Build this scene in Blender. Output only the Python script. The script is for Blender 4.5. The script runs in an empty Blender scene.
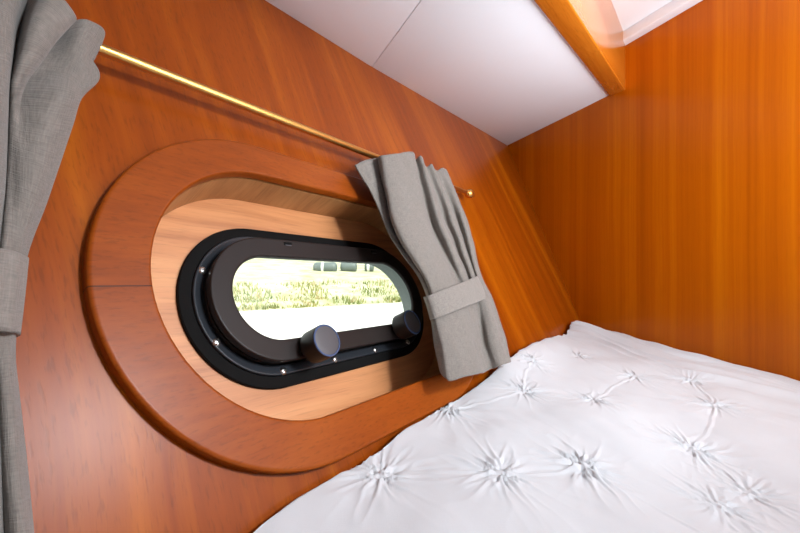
import bpy, bmesh, math, random
from mathutils import Vector, Matrix, noise
random.seed(7)
SC = bpy.context.scene
COL = SC.collection
PI = math.pi
OFF = Vector((0, 0, 1.0))                      # the camera stands 1 m above the cabin sole datum

# ------------------------------------------------------------------ frames
WN = Vector((.7373, -.5282, .4212)).normalized()        # hull side, pointing into the cabin
WU = Vector((.5934, .8044, -.03)); WU = (WU - WN * WU.dot(WN)).normalized()
WW = WN.cross(WU).normalized()
WALL = Matrix(((WU.x, WW.x, WN.x, 0), (WU.y, WW.y, WN.y, 0), (WU.z, WW.z, WN.z, 0), (0, 0, 0, 1)))
WALL = Matrix.Translation(OFF - WN * .34) @ WALL         # local x along the wall, y up the wall, z out of the wall
NB = Vector((.9308, .3656, 0)).normalized()              # bulkhead plane NB.p = CB
CB = 1.1505
BT = Vector((NB.y, -NB.x, 0))                            # along the bulkhead, away from the hull
BULK = Matrix(((BT.x, 0, -NB.x, NB.x * CB), (BT.y, 0, -NB.y, NB.y * CB), (0, 1, 0, 1.0), (0, 0, 0, 1)))

# ------------------------------------------------------------------ helpers
def link(name, bm, mats, parent=None, mw=None, smooth=True, angle=35, recalc=True):
    me = bpy.data.meshes.new(name)
    if recalc: bmesh.ops.recalc_face_normals(bm, faces=bm.faces[:])
    bm.to_mesh(me); bm.free()
    o = bpy.data.objects.new(name, me); COL.objects.link(o)
    for m in (mats if isinstance(mats, (list, tuple)) else [mats]): me.materials.append(m)
    if smooth:
        for p in me.polygons: p.use_smooth = True
        try: me.set_sharp_from_angle(angle=math.radians(angle))
        except Exception: pass
    if parent is not None: o.parent = parent
    if mw is not None: o.matrix_world = mw
    return o

def tag(o, label, cat, group=None, kind=None):
    o['label'] = label; o['category'] = cat
    if group: o['group'] = group
    if kind: o['kind'] = kind
    return o

def empty(name, mw):
    o = bpy.data.objects.new(name, None); COL.objects.link(o); o.empty_display_size = .05
    o.matrix_world = mw
    return o

def stadium(xl, xr, yc, r, n=40):
    pts = []
    for i in range(n + 1):
        a = PI / 2 + PI * i / n; pts.append((xl + r * math.cos(a), yc + r * math.sin(a)))
    m = 14
    for i in range(1, m): pts.append((xl + (xr - xl) * i / m, yc - r))
    for i in range(n + 1):
        a = -PI / 2 + PI * i / n; pts.append((xr + r * math.cos(a), yc + r * math.sin(a)))
    for i in range(1, m): pts.append((xr + (xl - xr) * i / m, yc + r))
    return pts

def sweep_stadium(profile, xl, xr, yc, closed=True):
    bm = bmesh.new(); rings = []
    for r, h in profile: rings.append([bm.verts.new((x, y, h)) for x, y in stadium(xl, xr, yc, r)])
    k = len(rings); n = len(rings[0])
    for i in range(k if closed else k - 1):
        a, b = rings[i], rings[(i + 1) % k]
        for j in range(n):
            bm.faces.new((a[j], a[(j + 1) % n], b[(j + 1) % n], b[j]))
    return bm

def lathe(profile, n=40, axis_pt=(0, 0, 0)):
    bm = bmesh.new(); rings = []; ax, ay, az = axis_pt
    for r, h in profile:
        if r <= 1e-6: rings.append([bm.verts.new((ax, ay, az + h))])
        else: rings.append([bm.verts.new((ax + r * math.cos(2 * PI * i / n), ay + r * math.sin(2 * PI * i / n), az + h)) for i in range(n)])
    for a, b in zip(rings, rings[1:]):
        for j in range(n):
            if len(a) == 1 and len(b) == 1: continue
            if len(a) == 1: bm.faces.new((a[0], b[j], b[(j + 1) % n]))
            elif len(b) == 1: bm.faces.new((a[j], a[(j + 1) % n], b[0]))
            else: bm.faces.new((a[j], a[(j + 1) % n], b[(j + 1) % n], b[j]))
    return bm

def box(bm, lo, hi, bev=0):
    lo, hi = Vector(lo), Vector(hi)
    r = bmesh.ops.create_cube(bm, size=1, matrix=Matrix.Translation((lo + hi) / 2) @ Matrix.Diagonal((*(hi - lo), 1)))
    if bev:
        es = list({e for v in r['verts'] for e in v.link_edges})
        bmesh.ops.bevel(bm, geom=es, offset=bev, segments=3, affect='EDGES', profile=.5)

def prism(pts, extr, bev=0, seg=3):
    """pts: closed polygon of 3-D points, extruded by the vector extr."""
    bm = bmesh.new(); e = Vector(extr)
    a = [bm.verts.new(p) for p in pts]; b = [bm.verts.new(Vector(p) + e) for p in pts]
    n = len(a)
    bm.faces.new(a); bm.faces.new(b[::-1])
    for i in range(n): bm.faces.new((a[i], b[i], b[(i + 1) % n], a[(i + 1) % n]))
    bmesh.ops.recalc_face_normals(bm, faces=bm.faces[:])
    if bev: bmesh.ops.bevel(bm, geom=bm.edges[:], offset=bev, segments=seg, affect='EDGES', profile=.5)
    return bm

# ------------------------------------------------------------------ materials
def srgb(r, g, b):
    f = lambda c: c / 12.92 if c <= .04045 else ((c + .055) / 1.055) ** 2.4
    return (f(r / 255), f(g / 255), f(b / 255), 1)

class NT:
    def __init__(s, name):
        s.m = bpy.data.materials.new(name); s.m.use_nodes = True
        s.t = s.m.node_tree; s.t.nodes.clear()
        s.out = s.n('ShaderNodeOutputMaterial')
    def n(s, ty, **kw):
        x = s.t.nodes.new(ty)
        for k, v in kw.items():
            if k in x.inputs: x.inputs[k].default_value = v
            else: setattr(x, k, v)
        return x
    def l(s, a, b): s.t.links.new(a, b)

def plain(name, col, rough=.5, metal=0, bump=0, bscale=200, var=0, **kw):
    T = NT(name); b = T.n('ShaderNodeBsdfPrincipled', **{'Roughness': rough, 'Metallic': metal})
    for k, v in kw.items(): b.inputs[k.replace('_', ' ')].default_value = v
    tc = T.n('ShaderNodeTexCoord')
    nz = T.n('ShaderNodeTexNoise', Scale=bscale, Detail=4.0); T.l(tc.outputs['Object'], nz.inputs['Vector'])
    mx = T.n('ShaderNodeMix', data_type='RGBA')
    mx.inputs['A'].default_value = tuple(c * (1 - var) for c in col[:3]) + (1,)
    mx.inputs['B'].default_value = tuple(min(1, c * (1 + var)) for c in col[:3]) + (1,)
    T.l(nz.outputs['Fac'], mx.inputs['Factor']); T.l(mx.outputs['Result'], b.inputs['Base Color'])
    if bump:
        bp = T.n('ShaderNodeBump', Strength=bump, Distance=.002); T.l(nz.outputs['Fac'], bp.inputs['Height']); T.l(bp.outputs['Normal'], b.inputs['Normal'])
    T.l(b.outputs['BSDF'], T.out.inputs['Surface'])
    return T.m

def wood(name, dark, mid, light, axis='y', tilt=0., band=9., streak=90., rough=.3, coat=.35, pore=.25, joint=None, contrast=1., stretch=.05, spec=.5, warp=.05, plen=.04):
    """varnished wood; grain runs along the object's local axis."""
    T = NT(name); tc = T.n('ShaderNodeTexCoord')
    mp = T.n('ShaderNodeMapping'); T.l(tc.outputs['Object'], mp.inputs['Vector'])
    mp.inputs['Rotation'].default_value = (0, 0, tilt)
    wn = T.n('ShaderNodeTexNoise', Scale=2.2, Detail=2.0); T.l(mp.outputs['Vector'], wn.inputs['Vector'])
    wv = T.n('ShaderNodeVectorMath', operation='MULTIPLY_ADD')
    T.l(wn.outputs['Color'], wv.inputs[0]); wv.inputs[1].default_value = (warp, warp, warp); T.l(mp.outputs['Vector'], wv.inputs[2])
    def stretched(sc, k, det, ro=.55):
        m2 = T.n('ShaderNodeMapping')
        v = [sc, sc, sc]; v['xyz'.index(axis)] = sc * k
        m2.inputs['Scale'].default_value = v
        T.l(wv.outputs['Vector'], m2.inputs['Vector'])
        nz = T.n('ShaderNodeTexNoise', Scale=1.0, Detail=det, Roughness=ro); T.l(m2.outputs['Vector'], nz.inputs['Vector'])
        return nz.outputs['Fac']
    a = stretched(band, stretch, 4.0); b = stretched(streak, stretch * .35, 5.0, .65); c = stretched(420, plen, 2.0)
    m1 = T.n('ShaderNodeMath', operation='MULTIPLY_ADD'); T.l(a, m1.inputs[0]); m1.inputs[1].default_value = .62 * contrast
    m2 = T.n('ShaderNodeMath', operation='MULTIPLY_ADD'); T.l(b, m2.inputs[0]); m2.inputs[1].default_value = .40 * contrast; m2.inputs[2].default_value = .5 - .51 * contrast
    T.l(m2.outputs[0], m1.inputs[2])
    cr = T.n('ShaderNodeValToRGB'); T.l(m1.outputs[0], cr.inputs['Fac'])
    e = cr.color_ramp.elements; e[0].position = .28; e[0].color = dark; e[1].position = .72; e[1].color = light
    q = e.new(.5); q.color = mid
    # fine dark pores
    pr = T.n('ShaderNodeMapRange'); T.l(c, pr.inputs['Value']); pr.inputs['From Min'].default_value = .32; pr.inputs['From Max'].default_value = .45
    pr.inputs['To Min'].default_value = 1 - pore; pr.inputs['To Max'].default_value = 1
    mul = T.n('ShaderNodeMix', data_type='RGBA', blend_type='MULTIPLY'); mul.inputs['Factor'].default_value = 1
    T.l(cr.outputs['Color'], mul.inputs['A']); T.l(pr.outputs['Result'], mul.inputs['B'])
    colr = mul.outputs['Result']
    if joint:                                   # a glued butt joint, a hairline along local x
        sx = T.n('ShaderNodeSeparateXYZ'); T.l(tc.outputs['Object'], sx.inputs[0])
        cmpy = T.n('ShaderNodeMath', operation='COMPARE'); T.l(sx.outputs['Y'], cmpy.inputs[0]); cmpy.inputs[1].default_value = joint[1]; cmpy.inputs[2].default_value = .0006
        lt = T.n('ShaderNodeMath', operation='LESS_THAN'); T.l(sx.outputs['X'], lt.inputs[0]); lt.inputs[1].default_value = joint[0]
        mm = T.n('ShaderNodeMath', operation='MULTIPLY'); T.l(cmpy.outputs[0], mm.inputs[0]); T.l(lt.outputs[0], mm.inputs[1])
        mj = T.n('ShaderNodeMix', data_type='RGBA'); T.l(mm.outputs[0], mj.inputs['Factor']); T.l(colr, mj.inputs['A'])
        mj.inputs['B'].default_value = srgb(70, 30, 12); colr = mj.outputs['Result']
    bs = T.n('ShaderNodeBsdfPrincipled', **{'Roughness': rough, 'Coat Weight': coat, 'Coat Roughness': .18, 'Specular IOR Level': spec})
    T.l(colr, bs.inputs['Base Color'])
    bp = T.n('ShaderNodeBump', Strength=.18, Distance=.0006); T.l(pr.outputs['Result'], bp.inputs['Height']); T.l(bp.outputs['Normal'], bs.inputs['Normal'])
    T.l(bs.outputs['BSDF'], T.out.inputs['Surface'])
    return T.m

def fabric(name, col, weave=900., bump=.35, sheen=.2, var=.16):
    T = NT(name); tc = T.n('ShaderNodeTexCoord')
    def thread(sx, sy):                          # slubby threads, one set each way
        m = T.n('ShaderNodeMapping'); m.inputs['Scale'].default_value = (sx, sy, 1); T.l(tc.outputs['UV'], m.inputs['Vector'])
        w = T.n('ShaderNodeTexNoise', Scale=1.0, Detail=2.0, Roughness=.6); T.l(m.outputs['Vector'], w.inputs['Vector']); return w.outputs['Fac']
    ad = T.n('ShaderNodeMath', operation='ADD'); T.l(thread(weave, weave * .1), ad.inputs[0]); T.l(thread(weave * .1, weave), ad.inputs[1])
    nz = T.n('ShaderNodeMath', operation='MULTIPLY_ADD'); T.l(ad.outputs[0], nz.inputs[0]); nz.inputs[1].default_value = 1.6; nz.inputs[2].default_value = -1.1
    mx = T.n('ShaderNodeMix', data_type='RGBA'); mx.inputs['A'].default_value = tuple(c * (1 - var) for c in col[:3]) + (1,); mx.inputs['B'].default_value = tuple(min(.95, c * (1 + var)) for c in col[:3]) + (1,)
    T.l(nz.outputs[0], mx.inputs['Factor'])
    bs = T.n('ShaderNodeBsdfPrincipled', **{'Roughness': .9, 'Sheen Weight': sheen, 'Specular IOR Level': .2})
    T.l(mx.outputs['Result'], bs.inputs['Base Color'])
    bp = T.n('ShaderNodeBump', Strength=bump, Distance=.0006); T.l(ad.outputs[0], bp.inputs['Height']); T.l(bp.outputs['Normal'], bs.inputs['Normal'])
    T.l(bs.outputs['BSDF'], T.out.inputs['Surface'])
    return T.m

M_WALL = wood('teak_veneer_hull', srgb(102, 38, 0), srgb(138, 61, 2), srgb(178, 95, 6), 'y', math.radians(-4), band=12, streak=60, rough=.34, coat=0, pore=.2, contrast=.85, stretch=.035, spec=.2, plen=.14)
M_BULK = wood('teak_veneer_bulkhead', srgb(132, 54, 0), srgb(176, 86, 1), srgb(214, 124, 8), 'y', 0, band=15, streak=70, rough=.32, coat=.03, pore=.06, contrast=.58, stretch=.01, spec=.18, warp=.012)
M_RING = wood('mahogany_ring', srgb(108, 46, 6), srgb(136, 62, 10), srgb(158, 80, 20), 'x', 0, band=16, streak=170, rough=.36, coat=0, pore=.2, joint=(.2, .1445), contrast=.75, stretch=.35, spec=.2, plen=.25)
M_OAK = wood('light_oak', srgb(158, 98, 58), srgb(196, 134, 86), srgb(214, 158, 106), 'x', .02, band=16, streak=90, rough=.45, coat=.1, pore=.15, stretch=.08)
M_REVEAL = wood('light_oak_reveal', srgb(140, 92, 50), srgb(176, 122, 72), srgb(198, 146, 92), 'z', .0, band=26, streak=120, rough=.5, coat=.1, pore=.15, stretch=.3)
M_FASCIA = wood('teak_fascia', srgb(172, 88, 18), srgb(206, 118, 30), srgb(222, 138, 44), 'x', 0, band=18, streak=140, rough=.2, coat=.6, pore=.2)
M_WHITE = plain('white_vinyl', srgb(226, 231, 238), .55, bump=.08, bscale=500, var=.02)
M_CEIL = plain('white_ceiling', srgb(226, 231, 238), .5, bump=.05, bscale=300, var=.02)
M_BLACK = plain('black_anodised', srgb(36, 32, 31), .38, bump=.05, bscale=900, var=.15)
M_BLACKG = plain('black_gloss', srgb(24, 25, 29), .3, bump=.03, bscale=700, var=.15)
M_BROWNB = plain('black_brown_frame', srgb(36, 29, 27), .42, bump=.06, bscale=900, var=.12, Specular_IOR_Level=.22)
M_FLANGE = plain('blue_grey_flange', srgb(40, 43, 48), .34, bump=.04, bscale=700, var=.1, Specular_IOR_Level=.3)
M_RUBBER = plain('black_rubber', srgb(9, 8, 8), .8, bump=.1, bscale=900, var=.2, Specular_IOR_Level=.15)
M_KNOBF = plain('knob_face', srgb(70, 68, 72), .5, bump=.05, bscale=900, var=.1)
M_KNOBR = plain('knob_rim_sheen', srgb(66, 84, 118), .25, var=.1)  # bluish sheen on the black knob's rim, put into the base colour
M_STEEL = plain('stainless', srgb(205, 203, 200), .28, 1.0)
M_SLOT = plain('screw_slot', srgb(40, 38, 36), .6)
M_BRASS = plain('polished_brass', srgb(206, 160, 90), .33, 1.0, bscale=60, var=.06)
M_SPIGOT = plain('grey_spigot', srgb(120, 128, 124), .5, bump=.05, bscale=300, var=.08)
M_CURT = fabric('grey_linen', srgb(120, 114, 108), weave=900, bump=.8, var=.24)
M_BAND = fabric('grey_linen_band', srgb(127, 121, 115), weave=900, bump=.8, var=.24)
M_DUVET = fabric('white_cotton', srgb(202, 205, 209), weave=1400, bump=.12, var=.015, sheen=.1)
M_SOLE = plain('berth_board', srgb(190, 180, 168), .7, bump=.1, bscale=60, var=.08)

# ------------------------------------------------------------------ the setting
# hull side wall: a veneer sheet with a stadium hole, its front 12 mm behind the ring's face
XL, XR, YC = .295, .531, .145
RI, RO = .152, .198
def pierced(rect, r, z0, z1):
    """a sheet from z0 down to z1 with a stadium hole."""
    bm = bmesh.new(); ins = stadium(XL, XR, YC, r); n = len(ins)
    x0, y0, x1, y1 = rect; cx = (XL + XR) / 2
    mids = [(cx + (x - cx) * 2.0, YC + (y - YC) * 2.0) for x, y in ins]
    outs = []
    for x, y in ins:
        dx, dy = x - cx, y - YC
        k = min(((x1 - cx) / dx if dx > 0 else (x0 - cx) / dx) if abs(dx) > 1e-9 else 1e9, ((y1 - YC) / dy if dy > 0 else (y0 - YC) / dy) if abs(dy) > 1e-9 else 1e9)
        outs.append([cx + dx * k, YC + dy * k])
    for c in ((x0, y0), (x0, y1), (x1, y0), (x1, y1)):
        i = min(range(n), key=lambda i: (outs[i][0] - c[0]) ** 2 + (outs[i][1] - c[1]) ** 2); outs[i] = list(c)
    loops = []
    for z in (z0, z1): loops.append([[bm.verts.new((x, y, z)) for x, y in ring] for ring in (ins, outs)])
    for j in range(n):
        k = (j + 1) % n
        for L_, fl in ((loops[0], 0), (loops[1], 1)):
            q = (L_[0][j], L_[0][k], L_[1][k], L_[1][j]); bm.faces.new(q if fl else q[::-1])
        for r_ in (0, 1): bm.faces.new((loops[0][r_][j], loops[0][r_][k], loops[1][r_][k], loops[1][r_][j]))
    return bm
o = link('wall_left', pierced((-1.35, -.36, 2.05, 1.06), RI + .012, -.012, -.028), M_WALL, mw=WALL, smooth=False)
tag(o, 'sloping varnished teak hull side wall around the oval porthole', 'wall', kind='structure')
# outer hull skin behind it, with the cut-out for the porthole spigot
o = link('wall_hull', pierced((-1.4, -.5, 2.1, 1.1), .0775, -.0712, -.0772), M_WHITE, mw=WALL, smooth=False)
tag(o, 'white outer hull skin behind the teak wall', 'wall', kind='structure')

A_ = Vector((.5135, 1.8399, .5729)); CD = Vector((.2023, -.515, -1))
def corner(z): return A_ + CD * (A_.z - z)         # where hull side and bulkhead meet
def hullxy(z, t):                                  # a point of the hull side's face at height z, t along it
    h = Vector((WN.x, WN.y)); k = (-.352 - z * WN.z) / h.length_squared
    return Vector((h.x * k - h.y / h.length * t, h.y * k + h.x / h.length * t))
def inside(z, push):                               # cabin plan at height z
    c = corner(z); hn = Vector((-WN.x, -WN.y, 0)).normalized() * push
    far = hullxy(z, -1.9); c = c + NB * push * .3 + hn * .5
    bx = Vector((1.9, (CB - 1.9 * NB.x) / NB.y, z))
    return [Vector((c.x, c.y, z)), Vector((far.x + hn.x, far.y + hn.y, z)), Vector((bx.x, bx.y, z))]
ct, cb = corner(.80), corner(-.42)
ext = NB * .022
en = [Vector((1.9, (CB - 1.9 * NB.x) / NB.y, z)) for z in (.80, -.42)]
BI = BULK.inverted()
pp = [BI @ (OFF + q) for q in (ct - BT * .012, en[0], en[1], cb - BT * .012)]
o = link('wall_right', prism(pp, (0, 0, -.022)), M_BULK, mw=BULK, smooth=False)
tag(o, 'varnished teak bulkhead with straight upright grain', 'wall', kind='structure')

def slab(name, x0, x1, y0, y1, z0, z1, mat):
    bm = bmesh.new(); box(bm, (x0, y0, z0), (x1, y1, z1)); return link(name, bm, mat, smooth=False)
ZC = 1.752                                        # deckhead
o = link('ceiling', prism([q + OFF for q in inside(.752, .02)], (0, 0, .03)), M_CEIL, smooth=False); tag(o, 'white deckhead above the bulkhead corner', 'ceiling', kind='structure')
o = slab('wall_back', -1.6, 2.4, -1.22, -1.19, 0.55, 1.82, M_WHITE); tag(o, 'plain white cabin wall behind the viewer', 'wall', kind='structure')
o = link('floor', prism([q + OFF for q in inside(-.31, .01)], (0, 0, -.03)), M_SOLE, smooth=False); tag(o, 'berth board under the white duvet', 'floor', kind='structure')

# white batten where the deckhead meets the bulkhead
bm = bmesh.new(); box(bm, (-1.33, .722, 0), (.9, .752, .035), .003)
o = link('trim_1', bm, M_CEIL, mw=BULK); tag(o, 'white batten along the top of the teak bulkhead', 'trim', kind='structure')

# oval wooden ring round the window opening
prof = [(RI, -.0118), (RI, -.0025), (RI + .0008, -.0008), (RI + .0020, 0), (RI + .0034, 0), (RO - .0042, 0), (RO - .0026, 0), (RO - .0008, -.0008), (RO, -.0026), (RO, -.0040), (RO, -.0118)]
o = link('porthole_surround', sweep_stadium(prof, XL, XR, YC), M_RING, mw=WALL, angle=50)
tag(o, 'broad oval reddish wood ring framing the porthole recess on the wall', 'window surround')

# recess lining: light oak reveal and back panel
lin = empty('trim_2', WALL); tag(lin, 'light oak lining set back inside the oval wood ring', 'window recess', kind='structure')
link('reveal', sweep_stadium([(RI + .0005, -.016), (RI + .0005, -.064), (RI + .010, -.064), (RI + .010, -.016)], XL, XR, YC), M_REVEAL, lin)
link('back_panel', sweep_stadium([(RI + .009, -.0645), (.090, -.0645), (.090, -.0692), (RI + .009, -.0692)], XL, XR, YC), M_OAK, lin, angle=30)

# ------------------------------------------------------------------ the porthole
win = empty('porthole', WALL @ Matrix.Translation((0, 0, 0))); tag(win, 'black framed oval porthole with two round clamp knobs and chrome screws', 'porthole')
link('gasket', sweep_stadium([(.1065, -.064), (.1065, -.0610), (.1055, -.0597), (.1045, -.0595), (.0945, -.0592), (.0932, -.0592), (.0925, -.0605), (.0925, -.064)], XL, XR, YC), M_RUBBER, win)
link('flange', sweep_stadium([(.0895, -.0642), (.0924, -.0642), (.0924, -.0572), (.0918, -.0562), (.0908, -.0560), (.0898, -.0562), (.0815, -.0592), (.0800, -.0600), (.0792, -.0612), (.0790, -.0690), (.0895, -.0690)], XL, XR, YC), M_FLANGE, win, angle=50)
link('inner_collar', sweep_stadium([(.0789, -.0690), (.0789, -.0570), (.0784, -.0562), (.0774, -.0562), (.0768, -.0570), (.0768, -.0690)], XL, XR, YC + .001), M_BLACK, win)
fr = link('opening_frame', sweep_stadium([(.0762, -.0680), (.0762, -.0510), (.0770, -.0505), (.0804, -.0500), (.0812, -.0490), (.0812, -.0480), (.0812, -.0420), (.0812, -.0412), (.0806, -.0403), (.0796, -.0400), (.0784, -.0400), (.0590, -.0400), (.0574, -.0400), (.0560, -.0406), (.0554, -.0422), (.0552, -.0430), (.0552, -.0462), (.0715, -.0475), (.0730, -.0490), (.0730, -.0680)], XL, XR, YC + .0015), M_BROWNB, win, angle=50)
link('spigot', sweep_stadium([(.0720, -.0535), (.0718, -.0700), (.0716, -.0790), (.0765, -.0790), (.0772, -.0710), (.0728, -.0700), (.0728, -.0535)], XL, XR, YC + .001), M_SPIGOT, win)
T = NT('window_glass'); g = T.n('ShaderNodeBsdfGlossy', Roughness=.02); t = T.n('ShaderNodeBsdfTransparent'); t.inputs['Color'].default_value = (.93, .96, .94, 1)
gi = T.n('ShaderNodeNewGeometry'); io = T.n('ShaderNodeMapRange'); io.inputs['To Min'].default_value = 1.45; io.inputs['To Max'].default_value = 1 / 1.45; T.l(gi.outputs['Backfacing'], io.inputs['Value']); fz = T.n('ShaderNodeFresnel'); T.l(io.outputs['Result'], fz.inputs['IOR']); ms = T.n('ShaderNodeMixShader'); T.l(fz.outputs[0], ms.inputs[0]); T.l(t.outputs[0], ms.inputs[1]); T.l(g.outputs[0], ms.inputs[2]); T.l(ms.outputs[0], T.out.inputs['Surface'])
bm = bmesh.new(); loop = [bm.verts.new((x, y, -.0482)) for x, y in stadium(XL, XR, YC + .0015, .0712)]; f = bm.faces.new(loop)
ex = bmesh.ops.extrude_face_region(bm, geom=[f]); bmesh.ops.translate(bm, verts=[v for v in ex['geom'] if isinstance(v, bmesh.types.BMVert)], vec=(0, 0, -.0045))
link('glass_pane', bm, T.m, win, angle=30)

def screw(x, y, z, rot):
    bm = lathe([(0, .0024), (.0022, .0022), (.0040, .0014), (.0047, .0003), (.0047, -.003)], 20)
    ob = link('screw', bm, M_STEEL, win); ob.matrix_local = Matrix.Translation((x, y, z))
    b2 = bmesh.new(); box(b2, (-.0036, -.0005, .0010), (.0036, .0005, .0025))
    s = link('slot', b2, M_SLOT, ob, smooth=False); s.rotation_euler = (0, 0, rot)
for x, y, a in ((.2190, .1870, .5), (.2186, .1022, 1.1), (.2910, .0570, .2), (.3752, .0572, .9), (.4604, .0578, 1.4), (.5480, .0590, .7)): screw(x, y, -.0572, a)

def knob(x, y):
    body = lathe([(.0105, -.0402), (.0105, -.037), (.0195, -.036), (.0207, -.0345), (.0207, -.0105), (.0203, -.0092), (.0196, -.0085), (.0190, -.0089)], 56)
    k = link('knob', body, M_BROWNB, win); k.matrix_local = Matrix.Translation((x, y, 0))
    link('rim', lathe([(.0204, -.0098), (.0201, -.0086), (.0194, -.0080), (.0184, -.0080), (.0179, -.0086), (.0181, -.0092)], 56), M_KNOBR, k)
    link('face', lathe([(.0190, -.0092), (.0178, -.0088), (.009, -.0084), (0, -.0083)], 56), M_KNOBF, k)
knob(.3262, .0748); knob(.5120, .0815)
for x in (.3340, .5150):
    bm = bmesh.new(); box(bm, (x - .0065, .2195, -.0402), (x + .0065, .2240, -.0392), .0003)
    c = link('hinge_clip', bm, M_RUBBER, win)
    bm = bmesh.new(); box(bm, (x - .0052, .2185, -.0402), (x + .0052, .2197, -.0390), .0002); link('clip_edge', bm, M_KNOBF, c)

# ------------------------------------------------------------------ curtain rod
rod = empty('curtain_rod', WALL @ Matrix.Translation((0, .39, .014)))
tag(rod, 'slim polished brass curtain rod across the wall above the porthole', 'curtain rod')
def rodbm(x0, x1, y0, y1, r):
    n = 24; bm = bmesh.new(); rings = []
    for i in range(13):
        f = i / 12; rings.append([bm.verts.new((x0 + (x1 - x0) * f, y0 + (y1 - y0) * f + r * math.cos(2 * PI * j / n), r * math.sin(2 * PI * j / n))) for j in range(n)])
    for a, b in zip(rings, rings[1:]):
        for j in range(n): bm.faces.new((a[j], a[(j + 1) % n], b[(j + 1) % n], b[j]))
    bm.faces.new(rings[0][::-1]); bm.faces.new(rings[-1]); return bm
link('tube', rodbm(-.30, .918, -.003, .0055, .0056), M_BRASS, rod)
fin = lathe([(0, -.006), (.0062, -.006), (.0072, -.004), (.0066, -.001), (.0066, .003), (.0085, .005), (.0112, .010), (.0122, .016), (.0112, .022), (.0080, .027), (.004, .0295), (0, .030)], 28)
bmesh.ops.rotate(fin, verts=fin.verts[:], cent=(0, 0, 0), matrix=Matrix.Rotation(PI / 2, 3, 'Y')); bmesh.ops.translate(fin, verts=fin.verts[:], vec=(.916, .0055, 0))
link('finial', fin, M_BRASS, rod)
br = lathe([(0, -.0262), (.011, -.0262), (.0115, -.0245), (.009, -.0225), (.0042, -.021), (.0042, -.004)], 24, (.870, .0052, 0))
link('wall_bracket', br, M_BRASS, rod)

# ------------------------------------------------------------------ curtains
CURTAIN_NEAR_CORNER = [
[(0.4544,0.3419,0.0255),(0.4881,0.3607,0.0270),(0.5262,0.3772,0.0260),(0.5092,0.3631,0.0450),(0.5464,0.3743,0.0520),(0.6285,0.4094,0.0460),(0.6681,0.4151,0.0270),(0.6751,0.4185,0.0400),(0.7080,0.4091,0.0265),(0.7226,0.4149,0.0360),(0.7511,0.4104,0.0265),(0.7734,0.4185,0.0360),(0.8140,0.4097,0.0275)],
[(0.4730,0.2789,0.0270),(0.4885,0.2871,0.0280),(0.5094,0.2941,0.0267),(0.4859,0.2813,0.0460),(0.5267,0.2916,0.0530),(0.5954,0.3213,0.0470),(0.6444,0.3284,0.0275),(0.6511,0.3274,0.0430),(0.7005,0.3307,0.0272),(0.7113,0.3307,0.0390),(0.7536,0.3389,0.0272),(0.7668,0.3397,0.0390),(0.8091,0.3386,0.0280)],
[(0.4774,0.2135,0.0280),(0.4861,0.2175,0.0290),(0.4971,0.2211,0.0280),(0.4748,0.2108,0.0460),(0.5054,0.2142,0.0530),(0.5679,0.2363,0.0480),(0.6244,0.2480,0.0285),(0.6273,0.2432,0.0460),(0.6902,0.2541,0.0285),(0.6956,0.2521,0.0420),(0.7472,0.2662,0.0285),(0.7473,0.2613,0.0420),(0.8011,0.2732,0.0285)],
[(0.5134,0.1279,0.0320),(0.5125,0.1262,0.0360),(0.5149,0.1253,0.0380),(0.5098,0.1219,0.0460),(0.5363,0.1230,0.0510),(0.5797,0.1306,0.0500),(0.6238,0.1380,0.0380),(0.6334,0.1385,0.0460),(0.6734,0.1455,0.0360),(0.6743,0.1440,0.0440),(0.7080,0.1504,0.0360),(0.7097,0.1499,0.0420),(0.7552,0.1586,0.0300)],
[(0.5035,0.0758,0.0300),(0.4991,0.0739,0.0360),(0.4979,0.0725,0.0400),(0.4987,0.0722,0.0450),(0.5287,0.0725,0.0510),(0.5853,0.0778,0.0500),(0.6226,0.0824,0.0420),(0.6585,0.0851,0.0350),(0.6746,0.0867,0.0340),(0.6798,0.0860,0.0400),(0.6897,0.0860,0.0440),(0.7142,0.0877,0.0420),(0.7597,0.0928,0.0300)],
[(0.4897,0.0334,0.0300),(0.4854,0.0321,0.0360),(0.4824,0.0290,0.0420),(0.4845,0.0271,0.0470),(0.5095,0.0244,0.0540),(0.5589,0.0261,0.0530),(0.5999,0.0281,0.0420),(0.6413,0.0292,0.0295),(0.6543,0.0295,0.0295),(0.6529,0.0280,0.0400),(0.6652,0.0264,0.0460),(0.6968,0.0254,0.0440),(0.7456,0.0270,0.0300)],
[(0.4812,-0.0021,0.0290),(0.4749,-0.0080,0.0340),(0.4686,-0.0146,0.0420),(0.4717,-0.0205,0.0460),(0.4983,-0.0220,0.0520),(0.5407,-0.0260,0.0520),(0.5763,-0.0286,0.0420),(0.6167,-0.0296,0.0295),(0.6337,-0.0293,0.0295),(0.6366,-0.0294,0.0400),(0.6455,-0.0292,0.0460),(0.6768,-0.0306,0.0440),(0.7236,-0.0327,0.0300)]]
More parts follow.
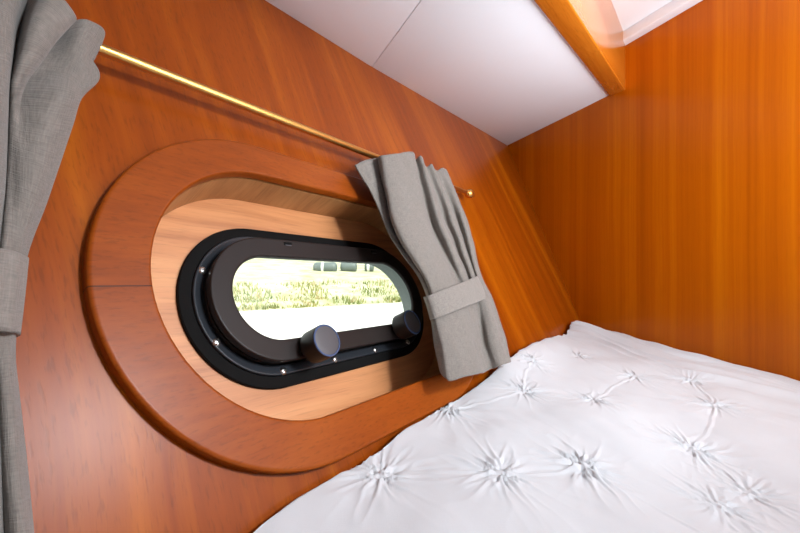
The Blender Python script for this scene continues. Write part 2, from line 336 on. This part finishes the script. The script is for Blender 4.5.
CURTAIN_LARGE = [
[(0.1113,0.3547,0.0260),(0.1215,0.3906,0.0340),(0.1055,0.3806,0.0460),(0.0907,0.3741,0.0360),(0.0910,0.3579,0.0620),(0.0760,0.3674,0.0680),(0.0681,0.3872,0.0380),(0.0572,0.3596,0.0700),(0.0431,0.3526,0.0740),(0.0350,0.3709,0.0450),(0.0154,0.3550,0.0600)],
[(0.1100,0.3544,0.0280),(0.1071,0.3523,0.0360),(0.0974,0.3542,0.0420),(0.0788,0.3420,0.0340),(0.0780,0.3282,0.0640),(0.0645,0.3307,0.0700),(0.0622,0.3515,0.0360),(0.0523,0.3273,0.0700),(0.0421,0.3223,0.0760),(0.0347,0.3501,0.0450),(0.0147,0.3265,0.0600)],
[(0.1147,0.3380,0.0270),(0.0991,0.3139,0.0360),(0.0876,0.3179,0.0390),(0.0676,0.3125,0.0380),(0.0677,0.2994,0.0620),(0.0564,0.2906,0.0700),(0.0570,0.3151,0.0360),(0.0496,0.2926,0.0700),(0.0411,0.2856,0.0760),(0.0342,0.3112,0.0450),(0.0138,0.2870,0.0600)],
[(0.0986,0.3062,0.0270),(0.0923,0.2904,0.0400),(0.0776,0.2748,0.0550),(0.0571,0.2768,0.0460),(0.0576,0.2732,0.0580),(0.0514,0.2648,0.0640),(0.0539,0.2829,0.0380),(0.0470,0.2623,0.0680),(0.0399,0.2556,0.0760),(0.0333,0.2793,0.0450),(0.0129,0.2585,0.0600)],
[(0.0900,0.2726,0.0280),(0.0847,0.2599,0.0420),(0.0706,0.2469,0.0540),(0.0568,0.2478,0.0500),(0.0541,0.2485,0.0520),(0.0520,0.2509,0.0500),(0.0517,0.2569,0.0400),(0.0451,0.2369,0.0660),(0.0391,0.2310,0.0740),(0.0320,0.2510,0.0450),(0.0123,0.2322,0.0600)],
[(0.0715,0.2023,0.0280),(0.0682,0.1964,0.0380),(0.0612,0.1915,0.0500),(0.0552,0.1928,0.0520),(0.0514,0.1962,0.0500),(0.0495,0.1977,0.0480),(0.0481,0.1997,0.0420),(0.0435,0.1906,0.0580),(0.0372,0.1841,0.0700),(0.0305,0.1957,0.0450),(0.0128,0.1817,0.0600)],
[(0.0571,0.1510,0.0320),(0.0547,0.1471,0.0400),(0.0514,0.1440,0.0460),(0.0489,0.1436,0.0480),(0.0465,0.1431,0.0500),(0.0444,0.1430,0.0500),(0.0432,0.1459,0.0440),(0.0401,0.1415,0.0540),(0.0362,0.1389,0.0600),(0.0319,0.1460,0.0450),(0.0204,0.1428,0.0500)],
[(0.0504,0.0986,0.0300),(0.0483,0.0962,0.0380),(0.0455,0.0941,0.0450),(0.0431,0.0934,0.0480),(0.0409,0.0930,0.0500),(0.0390,0.0932,0.0500),(0.0377,0.0948,0.0460),(0.0353,0.0937,0.0500),(0.0317,0.0921,0.0560),(0.0276,0.0963,0.0450),(0.0205,0.0955,0.0500)],
[(0.0510,0.0619,0.0280),(0.0487,0.0603,0.0370),(0.0450,0.0581,0.0480),(0.0425,0.0582,0.0500),(0.0405,0.0592,0.0460),(0.0366,0.0578,0.0560),(0.0351,0.0605,0.0460),(0.0312,0.0591,0.0560),(0.0278,0.0590,0.0600),(0.0240,0.0635,0.0450),(0.0159,0.0644,0.0500)],
[(0.0540,-0.0224,0.0260),(0.0516,-0.0213,0.0360),(0.0464,-0.0197,0.0520),(0.0434,-0.0181,0.0500),(0.0409,-0.0167,0.0420),(0.0347,-0.0137,0.0600),(0.0327,-0.0124,0.0460),(0.0276,-0.0100,0.0600),(0.0232,-0.0078,0.0650),(0.0194,-0.0055,0.0450),(0.0109,-0.0011,0.0550)]]
BAND_A_TOP = [(0.5322,0.1117,0.0200),(0.5005,0.1071,0.0340),(0.4893,0.1034,0.0480),(0.5157,0.1077,0.0555),(0.5709,0.1172,0.0555),(0.6480,0.1309,0.0500),(0.6919,0.1390,0.0440),(0.7266,0.1460,0.0340),(0.7659,0.1540,0.0200)]
BAND_A_BOT = [(0.5279,0.0726,0.0200),(0.4967,0.0701,0.0340),(0.4885,0.0680,0.0480),(0.5170,0.0709,0.0555),(0.5714,0.0773,0.0555),(0.6474,0.0866,0.0500),(0.6907,0.0921,0.0440),(0.7252,0.0969,0.0340),(0.7632,0.1011,0.0200)]
BAND_B_TOP = [(0.0589,0.1569,0.0200),(0.0572,0.1501,0.0340),(0.0540,0.1465,0.0440),(0.0495,0.1439,0.0530),(0.0447,0.1435,0.0570),(0.0382,0.1413,0.0630),(0.0333,0.1407,0.0660),(0.0271,0.1452,0.0560),(0.0186,0.1440,0.0570),(0.0182,0.1576,0.0300)]
BAND_B_BOT = [(0.0520,0.1024,0.0200),(0.0511,0.0990,0.0340),(0.0482,0.0971,0.0440),(0.0444,0.0950,0.0530),(0.0400,0.0947,0.0570),(0.0349,0.0931,0.0630),(0.0307,0.0925,0.0660),(0.0249,0.0967,0.0560),(0.0181,0.0971,0.0570),(0.0184,0.1065,0.0300)]

def cr4(a, b, c, d, t):
    return a * (-.5 * t + t * t - .5 * t ** 3) + b * (1 - 2.5 * t * t + 1.5 * t ** 3) + c * (.5 * t + 2 * t * t - 1.5 * t ** 3) + d * (-.5 * t * t + .5 * t ** 3)
def spline(P, k):
    out = []; n = len(P)
    for i in range(n - 1):
        a, b, c, d = P[max(i - 1, 0)], P[i], P[i + 1], P[min(i + 2, n - 1)]
        for j in range(k): out.append(cr4(a, b, c, d, j / k))
    out.append(P[-1]); return out
def sheet(table, ka, kb, thick, wob=.0012, seed=0.):
    rows = [spline([Vector(p) for p in r], ka) for r in table]
    cols = list(zip(*rows)); grid = [spline(list(c), kb) for c in cols]      # grid[a][b]
    bm = bmesh.new(); uv = bm.loops.layers.uv.new('UVMap')
    na, nb = len(grid), len(grid[0]); V = []
    for a in range(na):
        rowv = []
        for b in range(nb):
            p = grid[a][b].copy()
            p.z += wob * noise.noise(Vector((p.x * 45 + seed, p.y * 20, a * .05))) * 2
            rowv.append(bm.verts.new(p))
        V.append(rowv)
    # cloth lengths for the weave
    U = [0.]
    for a in range(1, na): U.append(U[-1] + (grid[a][nb // 2] - grid[a - 1][nb // 2]).length)
    Wl = [0.]
    for b in range(1, nb): Wl.append(Wl[-1] + (grid[na // 2][b] - grid[na // 2][b - 1]).length)
    for a in range(na - 1):
        for b in range(nb - 1):
            f = bm.faces.new((V[a][b], V[a + 1][b], V[a + 1][b + 1], V[a][b + 1]))
            for lp, (i, j) in zip(f.loops, ((a, b), (a + 1, b), (a + 1, b + 1), (a, b + 1))): lp[uv].uv = (U[i], Wl[j])
    bmesh.ops.recalc_face_normals(bm, faces=bm.faces[:])
    if sum(f.normal.z for f in bm.faces) < 0: bmesh.ops.reverse_faces(bm, faces=bm.faces[:])
    return bm
def cloth(name, table, ka, kb, thick, mat, parent, seed=0., wob=.0012):
    bm = sheet(table, ka, kb, thick, wob, seed)
    ob = link(name, bm, mat, parent, angle=180, recalc=False)
    md = ob.modifiers.new('thickness', 'SOLIDIFY'); md.thickness = thick; md.offset = 0
    return ob
CM = WALL
c1 = empty('curtain', CM); tag(c1, 'grey linen curtain gathered at the end of the rod near the bulkhead corner', 'curtain', 'grey curtains on the brass rod')
cloth('drape', CURTAIN_NEAR_CORNER, 7, 10, .0022, M_CURT, c1, 1.)
cloth('tieback', [BAND_A_TOP, [tuple((Vector(a) + Vector(b)) / 2 + Vector((0, 0, .001))) for a, b in zip(BAND_A_TOP, BAND_A_BOT)], BAND_A_BOT], 6, 6, .003, M_BAND, c1, 3., .0003)
c2 = empty('curtain', CM); tag(c2, 'large grey linen curtain drape at the left edge of the photo', 'curtain', 'grey curtains on the brass rod')
cloth('drape', CURTAIN_LARGE, 9, 12, .0022, M_CURT, c2, 9.)
cloth('tieback', [BAND_B_TOP, [tuple((Vector(a) + Vector(b)) / 2 + Vector((0, 0, .001))) for a, b in zip(BAND_B_TOP, BAND_B_BOT)], BAND_B_BOT], 6, 6, .003, M_BAND, c2, 5., .0003)

# ------------------------------------------------------------------ overhead soffit with teak rail
W1 = Vector((-.0676, .9695, .4985)); W0 = Vector((-.2479, .7106, .4893))
S0 = Vector((.0418, .7355, .5065)); F1 = Vector((.7164, 1.3233, .5864)); F0 = Vector((.2690, .7710, .5309))
PN = Vector((-.1047, -.0151, .9944))
sof = empty('overhead_soffit', Matrix.Translation(OFF + W1)); tag(sof, 'white two-panel soffit with varnished teak edge rail above the curtain rod', 'overhead soffit')
ORG = W1
def L(p): return Vector(p) - ORG
sd = (S0 - W1).normalized(); fd = (F0 - F1).normalized(); wd = (W0 - W1).normalized()
def far(p, d, k): return p + d * k
gap = (A_ - W1).normalized() * .0007
outw = Vector((-WN.x, -WN.y, 0)).normalized() * .006
def meet(p, d, q, e):                              # plan intersection of two lines, height on the soffit plane
    den = d.x * e.y - d.y * e.x; t = ((q.x - p.x) * e.y - (q.y - p.y) * e.x) / den
    return p + d * t
corner2 = meet(W1, sd, F1, fd)
p2 = [L(W1 + gap + outw), L(A_ + outw * 2), L(F1 + (F1 - F0).normalized() * .004), L(corner2 + gap)]
link('panel', prism(p2, PN * .012, .0015), M_WHITE, sof, angle=40)
SA = meet(W1, sd, F1, fd)
p1 = [L(W1 - gap + outw), L(SA - gap), L(F1 + fd * 2.0), L(far(W1, wd, 1.2) + outw)]
link('panel', prism(p1, PN * .012, .0015), M_WHITE, sof, angle=40)
# teak rail: its own frame, grain along local x
rx = Vector((F1.x - F0.x, F1.y - F0.y, F1.z - F0.z)).normalized(); ry = Vector((rx.y, -rx.x, 0)).normalized(); rz = rx.cross(ry); rz = rz if rz.z > 0 else -rz
RM = Matrix(((rx.x, ry.x, rz.x, 0), (rx.y, ry.y, rz.y, 0), (rx.z, ry.z, rz.z, 0), (0, 0, 0, 1)))
RM = Matrix.Translation(L(F1)) @ RM
bm = bmesh.new(); box(bm, (-2.4, 0, -.006), (.03, .052, .20), .0035)
ob = link('rail', bm, M_FASCIA, sof); ob.matrix_local = RM

# ------------------------------------------------------------------ duvet
CX, CY = .6652, 1.4536
PD = Vector((-.58, -.815)); QD = Vector((.366, -.9306))
STARS = [(.213, .664), (.322, .642), (.206, .436), (.487, .802), (.539, .664), (.38, .504), (.378, .42), (.325, .396), (.105, .406), (-.020, .395), (.070, .560),
         (.43, .93), (.60, .80), (.28, .82), (.33, .25), (.46, .30), (.60, .36), (.66, .50), (.20, .22), (.05, .22), (.50, .15), (.72, .25), (.35, .05), (.1, .0), (.6, .0)]
def inv(x, y):
    dx, dy = x - CX, y - CY; det = PD.x * QD.y - QD.x * PD.y
    return (dx * QD.y - QD.x * dy) / det, (PD.x * dy - dx * PD.y) / det
SPQ = []
for i, (x, y) in enumerate(STARS): SPQ.append((x, y, random.uniform(.75, 1.1) * (1.3 if i in (2, 8) else .7 if i in (6, 7) else 1), random.uniform(0, 6.28), random.randint(7, 11)))
PLEATS = [(1, 0), (1, 3), (2, 8), (4, 5), (0, 10), (6, 7), (3, 11), (9, 8), (2, 14), (12, 4), (0, 13)]
def seg_d(x, y, a, b):
    ax, ay = a; bx, by = b; dx, dy = bx - ax, by - ay; l2 = dx * dx + dy * dy
    t = max(0, min(1, ((x - ax) * dx + (y - ay) * dy) / l2)); bow = .006 * math.sin(PI * t) + .004 * noise.noise(Vector((t * 5, ax * 9, ay * 9)))
    px, py = ax + dx * t - dy * bow / math.sqrt(l2), ay + dy * t + dx * bow / math.sqrt(l2)
    return math.hypot(x - px, y - py), t
def duvet_z(x, y, p, q):
    z = -.205 - .07 * max(0, q)
    z += .012 * noise.noise(Vector((x * 5., y * 5., 3.1))) + .003 * noise.noise(Vector((x * 13, y * 13, 8.)))
    z += .0009 * noise.noise(Vector((x * 38 + y * 10, y * 30, 1.)))
    # the propped-up corner by the bulkhead
    z += .014 * math.exp(-((p - .15) ** 2 / .006 + (q - .07) ** 2 / .006)) - .010 * math.exp(-(p * p / .006 + q * q / .02))
    # plumped up where it is pushed against the hull side
    z += .024 * math.exp(-(q / .10) ** 2) * math.exp(-((p - .68) / .34) ** 2)
    # lengthwise folds near the bulkhead
    k = math.exp(-(p - .17) ** 2 / .02)
    if k > .02: z += k * .0085 * (1 - abs(noise.noise(Vector((p * 15 + 1.2 * noise.noise(Vector((q * 4, p * 3, 0))), q * 2.6, 4.)))) * 3.0)
    for (sx, sy, am, ph, k) in SPQ:
        dx, dy = x - sx, y - sy; d2 = dx * dx + dy * dy
        if d2 > .03: continue
        d = math.sqrt(d2); cx, cy = dx / (d + 1e-5), dy / (d + 1e-5)
        rn = 1 - abs(noise.noise(Vector((cx * 3.6 + sx * 31, cy * 3.6 + sy * 17, d * 18)))) * 2.4
        env = min(1, d / .010) * math.exp(-max(0, d - .014) / .024)
        z += am * .0042 * env * (max(0, rn) ** 2 - .25)
        r2 = 1 - abs(noise.noise(Vector((cx * 5.2 + sx * 11, cy * 5.2 + sy * 7, d * 40)))) * 2.4
        z += am * .0030 * min(1, d / .006) * math.exp(-(d / .028) ** 2) * (max(0, r2) - .3)
        if d < .03: z += am * .0035 * noise.noise(Vector((x * 190, y * 190, ph))) * math.exp(-(d / .014) ** 2)
        z -= .0045 * math.exp(-(d / .06) ** 2)
    for i, j in PLEATS:
        d, t = seg_d(x, y, STARS[i], STARS[j])
        if d < .03: z += (.0019 * math.exp(-(d / .0022) ** 2) - .0014 * math.exp(-(d / .010) ** 2)) * (1 if .02 < t < .98 else .3) * (.6 + .8 * noise.noise(Vector((t * 3 + i, j, 0))))
    return z
def keep_in(x, y, z):                              # stay clear of the leaning hull side and of the bulkhead
    for _ in range(12):
        d = Vector((x, y, z)).dot(WN) + .352
        if d < .0150: sh = (.0152 - d) / (1 - WN.z ** 2); x += sh * WN.x; y += sh * WN.y
        e = CB - x * NB.x - y * NB.y
        if e < .005: x -= (.0052 - e) * NB.x; y -= (.0052 - e) * NB.y
    return x, y
bm = bmesh.new(); uv = bm.loops.layers.uv.new('UVMap')
NP, NQ = 760, 480; PMAX, QMAX = 1.5, .92
rows = []
def rim(d, r=.045):                              # soft rolled edge
    if d >= r: return 0.
    return -(r - math.sqrt(max(0, r * r - (r - d) ** 2)))
for i in range(NP + 1):
    u = i / NP; p = .006 + (PMAX - .006) * (.35 * u + .65 * u ** 1.0)
    row = []
    for j in range(NQ + 1):
        v = j / NQ; q = .006 + (QMAX - .006) * v
        q0 = q
        x, y = CX + PD.x * p + QD.x * q, CY + PD.y * p + QD.y * q
        z = duvet_z(x, y, p, q)
        z += rim(q * .83, .03) * .9 + rim(p * .83, .03) * .9 + rim(PMAX - p, .04) + rim(QMAX - q, .04)
        x, y = keep_in(x, y, z)
        row.append(bm.verts.new((x, y, z + OFF.z)))
    rows.append(row)
for i in range(NP):
    for j in range(NQ):
        f = bm.faces.new((rows[i][j], rows[i + 1][j], rows[i + 1][j + 1], rows[i][j + 1]))
        for lp in f.loops: lp[uv].uv = (lp.vert.co.x, lp.vert.co.y)
# sides and underside
edge = [rows[i][0] for i in range(NP + 1)] + [rows[NP][j] for j in range(1, NQ + 1)] + [rows[i][NQ] for i in range(NP - 1, -1, -1)] + [rows[0][j] for j in range(NQ - 1, 0, -1)]
low = []
for v in edge:
    w = Vector((*keep_in(v.co.x, v.co.y, -.309), OFF.z - .309))
    low.append(bm.verts.new(w))
for k in range(len(edge)):
    bm.faces.new((edge[k], low[k], low[(k + 1) % len(low)], edge[(k + 1) % len(edge)]))
bm.faces.new(low)
o = link('duvet', bm, M_DUVET, angle=180)
tag(o, 'white cotton duvet with gathered pintuck stars lying on the berth', 'duvet')

# ------------------------------------------------------------------ outside the porthole
def ground_z(d):                                   # height of the bank over its distance from the quay edge
    if d < 0: return -.5
    if d < 2: return -.5 + .11 * d
    return -.28 + .075 * (d - 2) + .008 * (d - 2) ** 2
GA = Vector((-1.74, 4.35)); GD = Vector((.857, .515)); GN = Vector((-.515, .857))
def gpt(a, d): return Vector((GA.x + GD.x * a + GN.x * d, GA.y + GD.y * a + GN.y * d, ground_z(d) + OFF.z))
T = NT('sunlit_grass'); tc = T.n('ShaderNodeTexCoord'); nz = T.n('ShaderNodeTexNoise', Scale=2.5, Detail=8.0, Roughness=.7); T.l(tc.outputs['Object'], nz.inputs['Vector'])
cr = T.n('ShaderNodeValToRGB'); e = cr.color_ramp.elements; e[0].position = .35; e[0].color = srgb(150, 152, 112); e[1].position = .65; e[1].color = srgb(200, 198, 168)
T.l(nz.outputs['Fac'], cr.inputs['Fac']); b = T.n('ShaderNodeBsdfPrincipled', Roughness=.9); T.l(cr.outputs['Color'], b.inputs['Base Color']); T.l(b.outputs['BSDF'], T.out.inputs['Surface']); M_GRASS = T.m
T = NT('grass_blades'); tc = T.n('ShaderNodeTexCoord'); nz = T.n('ShaderNodeTexNoise', Scale=6., Detail=3.0); T.l(tc.outputs['Object'], nz.inputs['Vector'])
cr = T.n('ShaderNodeValToRGB'); e = cr.color_ramp.elements; e[0].position = .35; e[0].color = srgb(92, 104, 50); e[1].position = .62; e[1].color = srgb(176, 160, 120); q = e.new(.5); q.color = srgb(140, 146, 84)
T.l(nz.outputs['Fac'], cr.inputs['Fac']); b = T.n('ShaderNodeBsdfPrincipled', Roughness=.8); T.l(cr.outputs['Color'], b.inputs['Base Color']); T.l(b.outputs['BSDF'], T.out.inputs['Surface']); M_BLADE = T.m
M_PATH = plain('pale_quay', srgb(214, 212, 206), .9, bump=.2, bscale=30, var=.06)

bm = bmesh.new(); na, nd = 60, 60; G = []
for i in range(na + 1):
    G.append([bm.verts.new(gpt(-14 + 44 * i / na, -.02 + 22.02 * (j / nd) ** 1.5) + Vector((0, 0, .03 * noise.noise(Vector((i * .7, j * .9, 0))) if j > 2 else 0))) for j in range(nd + 1)])
for i in range(na):
    for j in range(nd): bm.faces.new((G[i][j], G[i + 1][j], G[i + 1][j + 1], G[i][j + 1]))
o = link('grass_bank', bm, M_GRASS); tag(o, 'sunlit grass bank rising beyond the pale quay outside', 'grass bank', kind='structure')
bm = bmesh.new(); c4 = [gpt(-14, 0), gpt(30, 0), gpt(30, -4.15), gpt(-14, -4.15)]
bm = prism([Vector((p.x, p.y, OFF.z - .5)) for p in c4], (0, 0, -.15))
o = link('quay', bm, M_PATH, smooth=False); tag(o, 'pale concrete quay just outside the porthole', 'quay', kind='structure')
bm = bmesh.new()
for k in range(9000):
    a = random.uniform(-3, 8); d = random.random() ** 1.6 * 2.0
    cl = noise.noise(Vector((a * 2.2, d * 2.2, 5.)))
    if cl < .0 and random.random() < .8: continue
    h = random.uniform(.03, .10) * (.6 + cl); p = gpt(a, d); th = random.uniform(0, 6.28); w = .010
    sx, sy = math.cos(th) * w, math.sin(th) * w; lx, ly = random.uniform(-.04, .04), random.uniform(-.04, .04)
    v = [bm.verts.new(p + Vector(t)) for t in ((-sx, -sy, -.02), (sx, sy, -.02), (sx * .6 + lx * .5, sy * .6 + ly * .5, h * .6), (lx, ly, h), (-sx * .6 + lx * .5, -sy * .6 + ly * .5, h * .6))]
    bm.faces.new(v)
o = link('grass', bm, M_BLADE, smooth=False); tag(o, 'tufty sunlit grass along the edge of the quay', 'grass', kind='stuff')

# dark rounded objects on the grass
M_DRUM = plain('grey_drum', srgb(96, 106, 104), .45, var=.1, bscale=4)
M_DRUMW = plain('pale_band', srgb(235, 236, 232), .5, var=.03)
def drum(x0, x1, ybase, Y, label, bands, capw):
    f = 387.
    xa, xb = (x0 - 400) / f * Y, (x1 - 400) / f * Y; zb = (266.5 - ybase) / f * Y; r = .5 * 10.6 / f * Y
    root = empty('drum', Matrix.Translation((xa, Y, OFF.z + zb + r)) @ Matrix.Rotation(PI / 2, 4, 'Y'))
    tag(root, label, 'drum', 'grey drums on the grass bank')
    Ln = xb - xa; e = .5 * r
    link('barrel', lathe([(0, 0), (.55 * r, .06 * e), (.8 * r, .28 * e), (.94 * r, .65 * e), (r, e * 1.2), (r, Ln - e * 1.2), (.94 * r, Ln - .65 * e), (.8 * r, Ln - .28 * e), (.55 * r, Ln - .06 * e), (0, Ln)], 32), M_DRUM, root)
    for (b0, b1) in bands: link('band', lathe([(r * .98, b0 * Ln), (r * 1.02, b0 * Ln), (r * 1.02, b1 * Ln), (r * .98, b1 * Ln)], 32), M_DRUMW, root)
drum(313.5, 337, 272.8, 9., 'long grey drum with a white band, first of three on the grass outside', [(.36, .46)], 0)
drum(340.5, 357, 272.2, 9.2, 'grey drum without a band, middle one of three on the grass outside', [], 0)
drum(364.5, 374, 272.2, 9.4, 'short grey drum with a pale end, last of three on the grass outside', [(.3, .55)], 0)

# ------------------------------------------------------------------ light
w = bpy.data.worlds.new('World'); SC.world = w; w.use_nodes = True
bg = w.node_tree.nodes['Background']; bg.inputs['Color'].default_value = (.93, .97, 1, 1); bg.inputs['Strength'].default_value = 1.6
def area(name, loc, target, sx, sy, power, col, spread=0):
    d = bpy.data.lights.new(name, 'AREA'); d.shape = 'RECTANGLE'; d.size = sx; d.size_y = sy; d.energy = power; d.color = col
    if spread: d.spread = math.radians(spread)
    o = bpy.data.objects.new(name, d); COL.objects.link(o); o.location = Vector(loc) + OFF
    o.rotation_euler = (Vector(target) - Vector(loc)).to_track_quat('-Z', 'Y').to_euler(); return o
sun = bpy.data.lights.new('sun', 'SUN'); sun.energy = 4.2; sun.angle = .01; sun.color = (1, .96, .88)
so = bpy.data.objects.new('sun', sun); COL.objects.link(so); so.rotation_euler = Vector((-.35, .55, -.75)).to_track_quat('-Z', 'Y').to_euler(); so.location = (0, 0, 6)
area('doorway_light', (.90, .22, .24), (.45, 1.10, .54), .6, .6, 11, (.88, .95, 1), 140)
area('hatch_light', (1.05, -.17, .66), (-.2, .27, -.2), .18, .18, 2.5, (.9, .95, 1), 70)
area('fill_light', (.35, -.55, .72), (.1, .5, -.2), .5, .5, 1.6, (.92, .96, 1))  # added soft fill from above and behind the camera, not a cabin fitting


# ------------------------------------------------------------------ camera
cam = bpy.data.cameras.new('camera'); cam.sensor_width = 36; cam.lens = 387 / 800 * 36; cam.clip_start = .01; cam.clip_end = 200
co = bpy.data.objects.new('camera', cam); COL.objects.link(co); co.location = OFF; co.rotation_euler = (PI / 2, 0, 0)
SC.camera = co
SC.view_settings.view_transform = 'Standard'; SC.view_settings.look = 'None'; SC.view_settings.gamma = 1
SC.view_settings.use_curve_mapping = False
SC.view_settings.exposure = 0.48
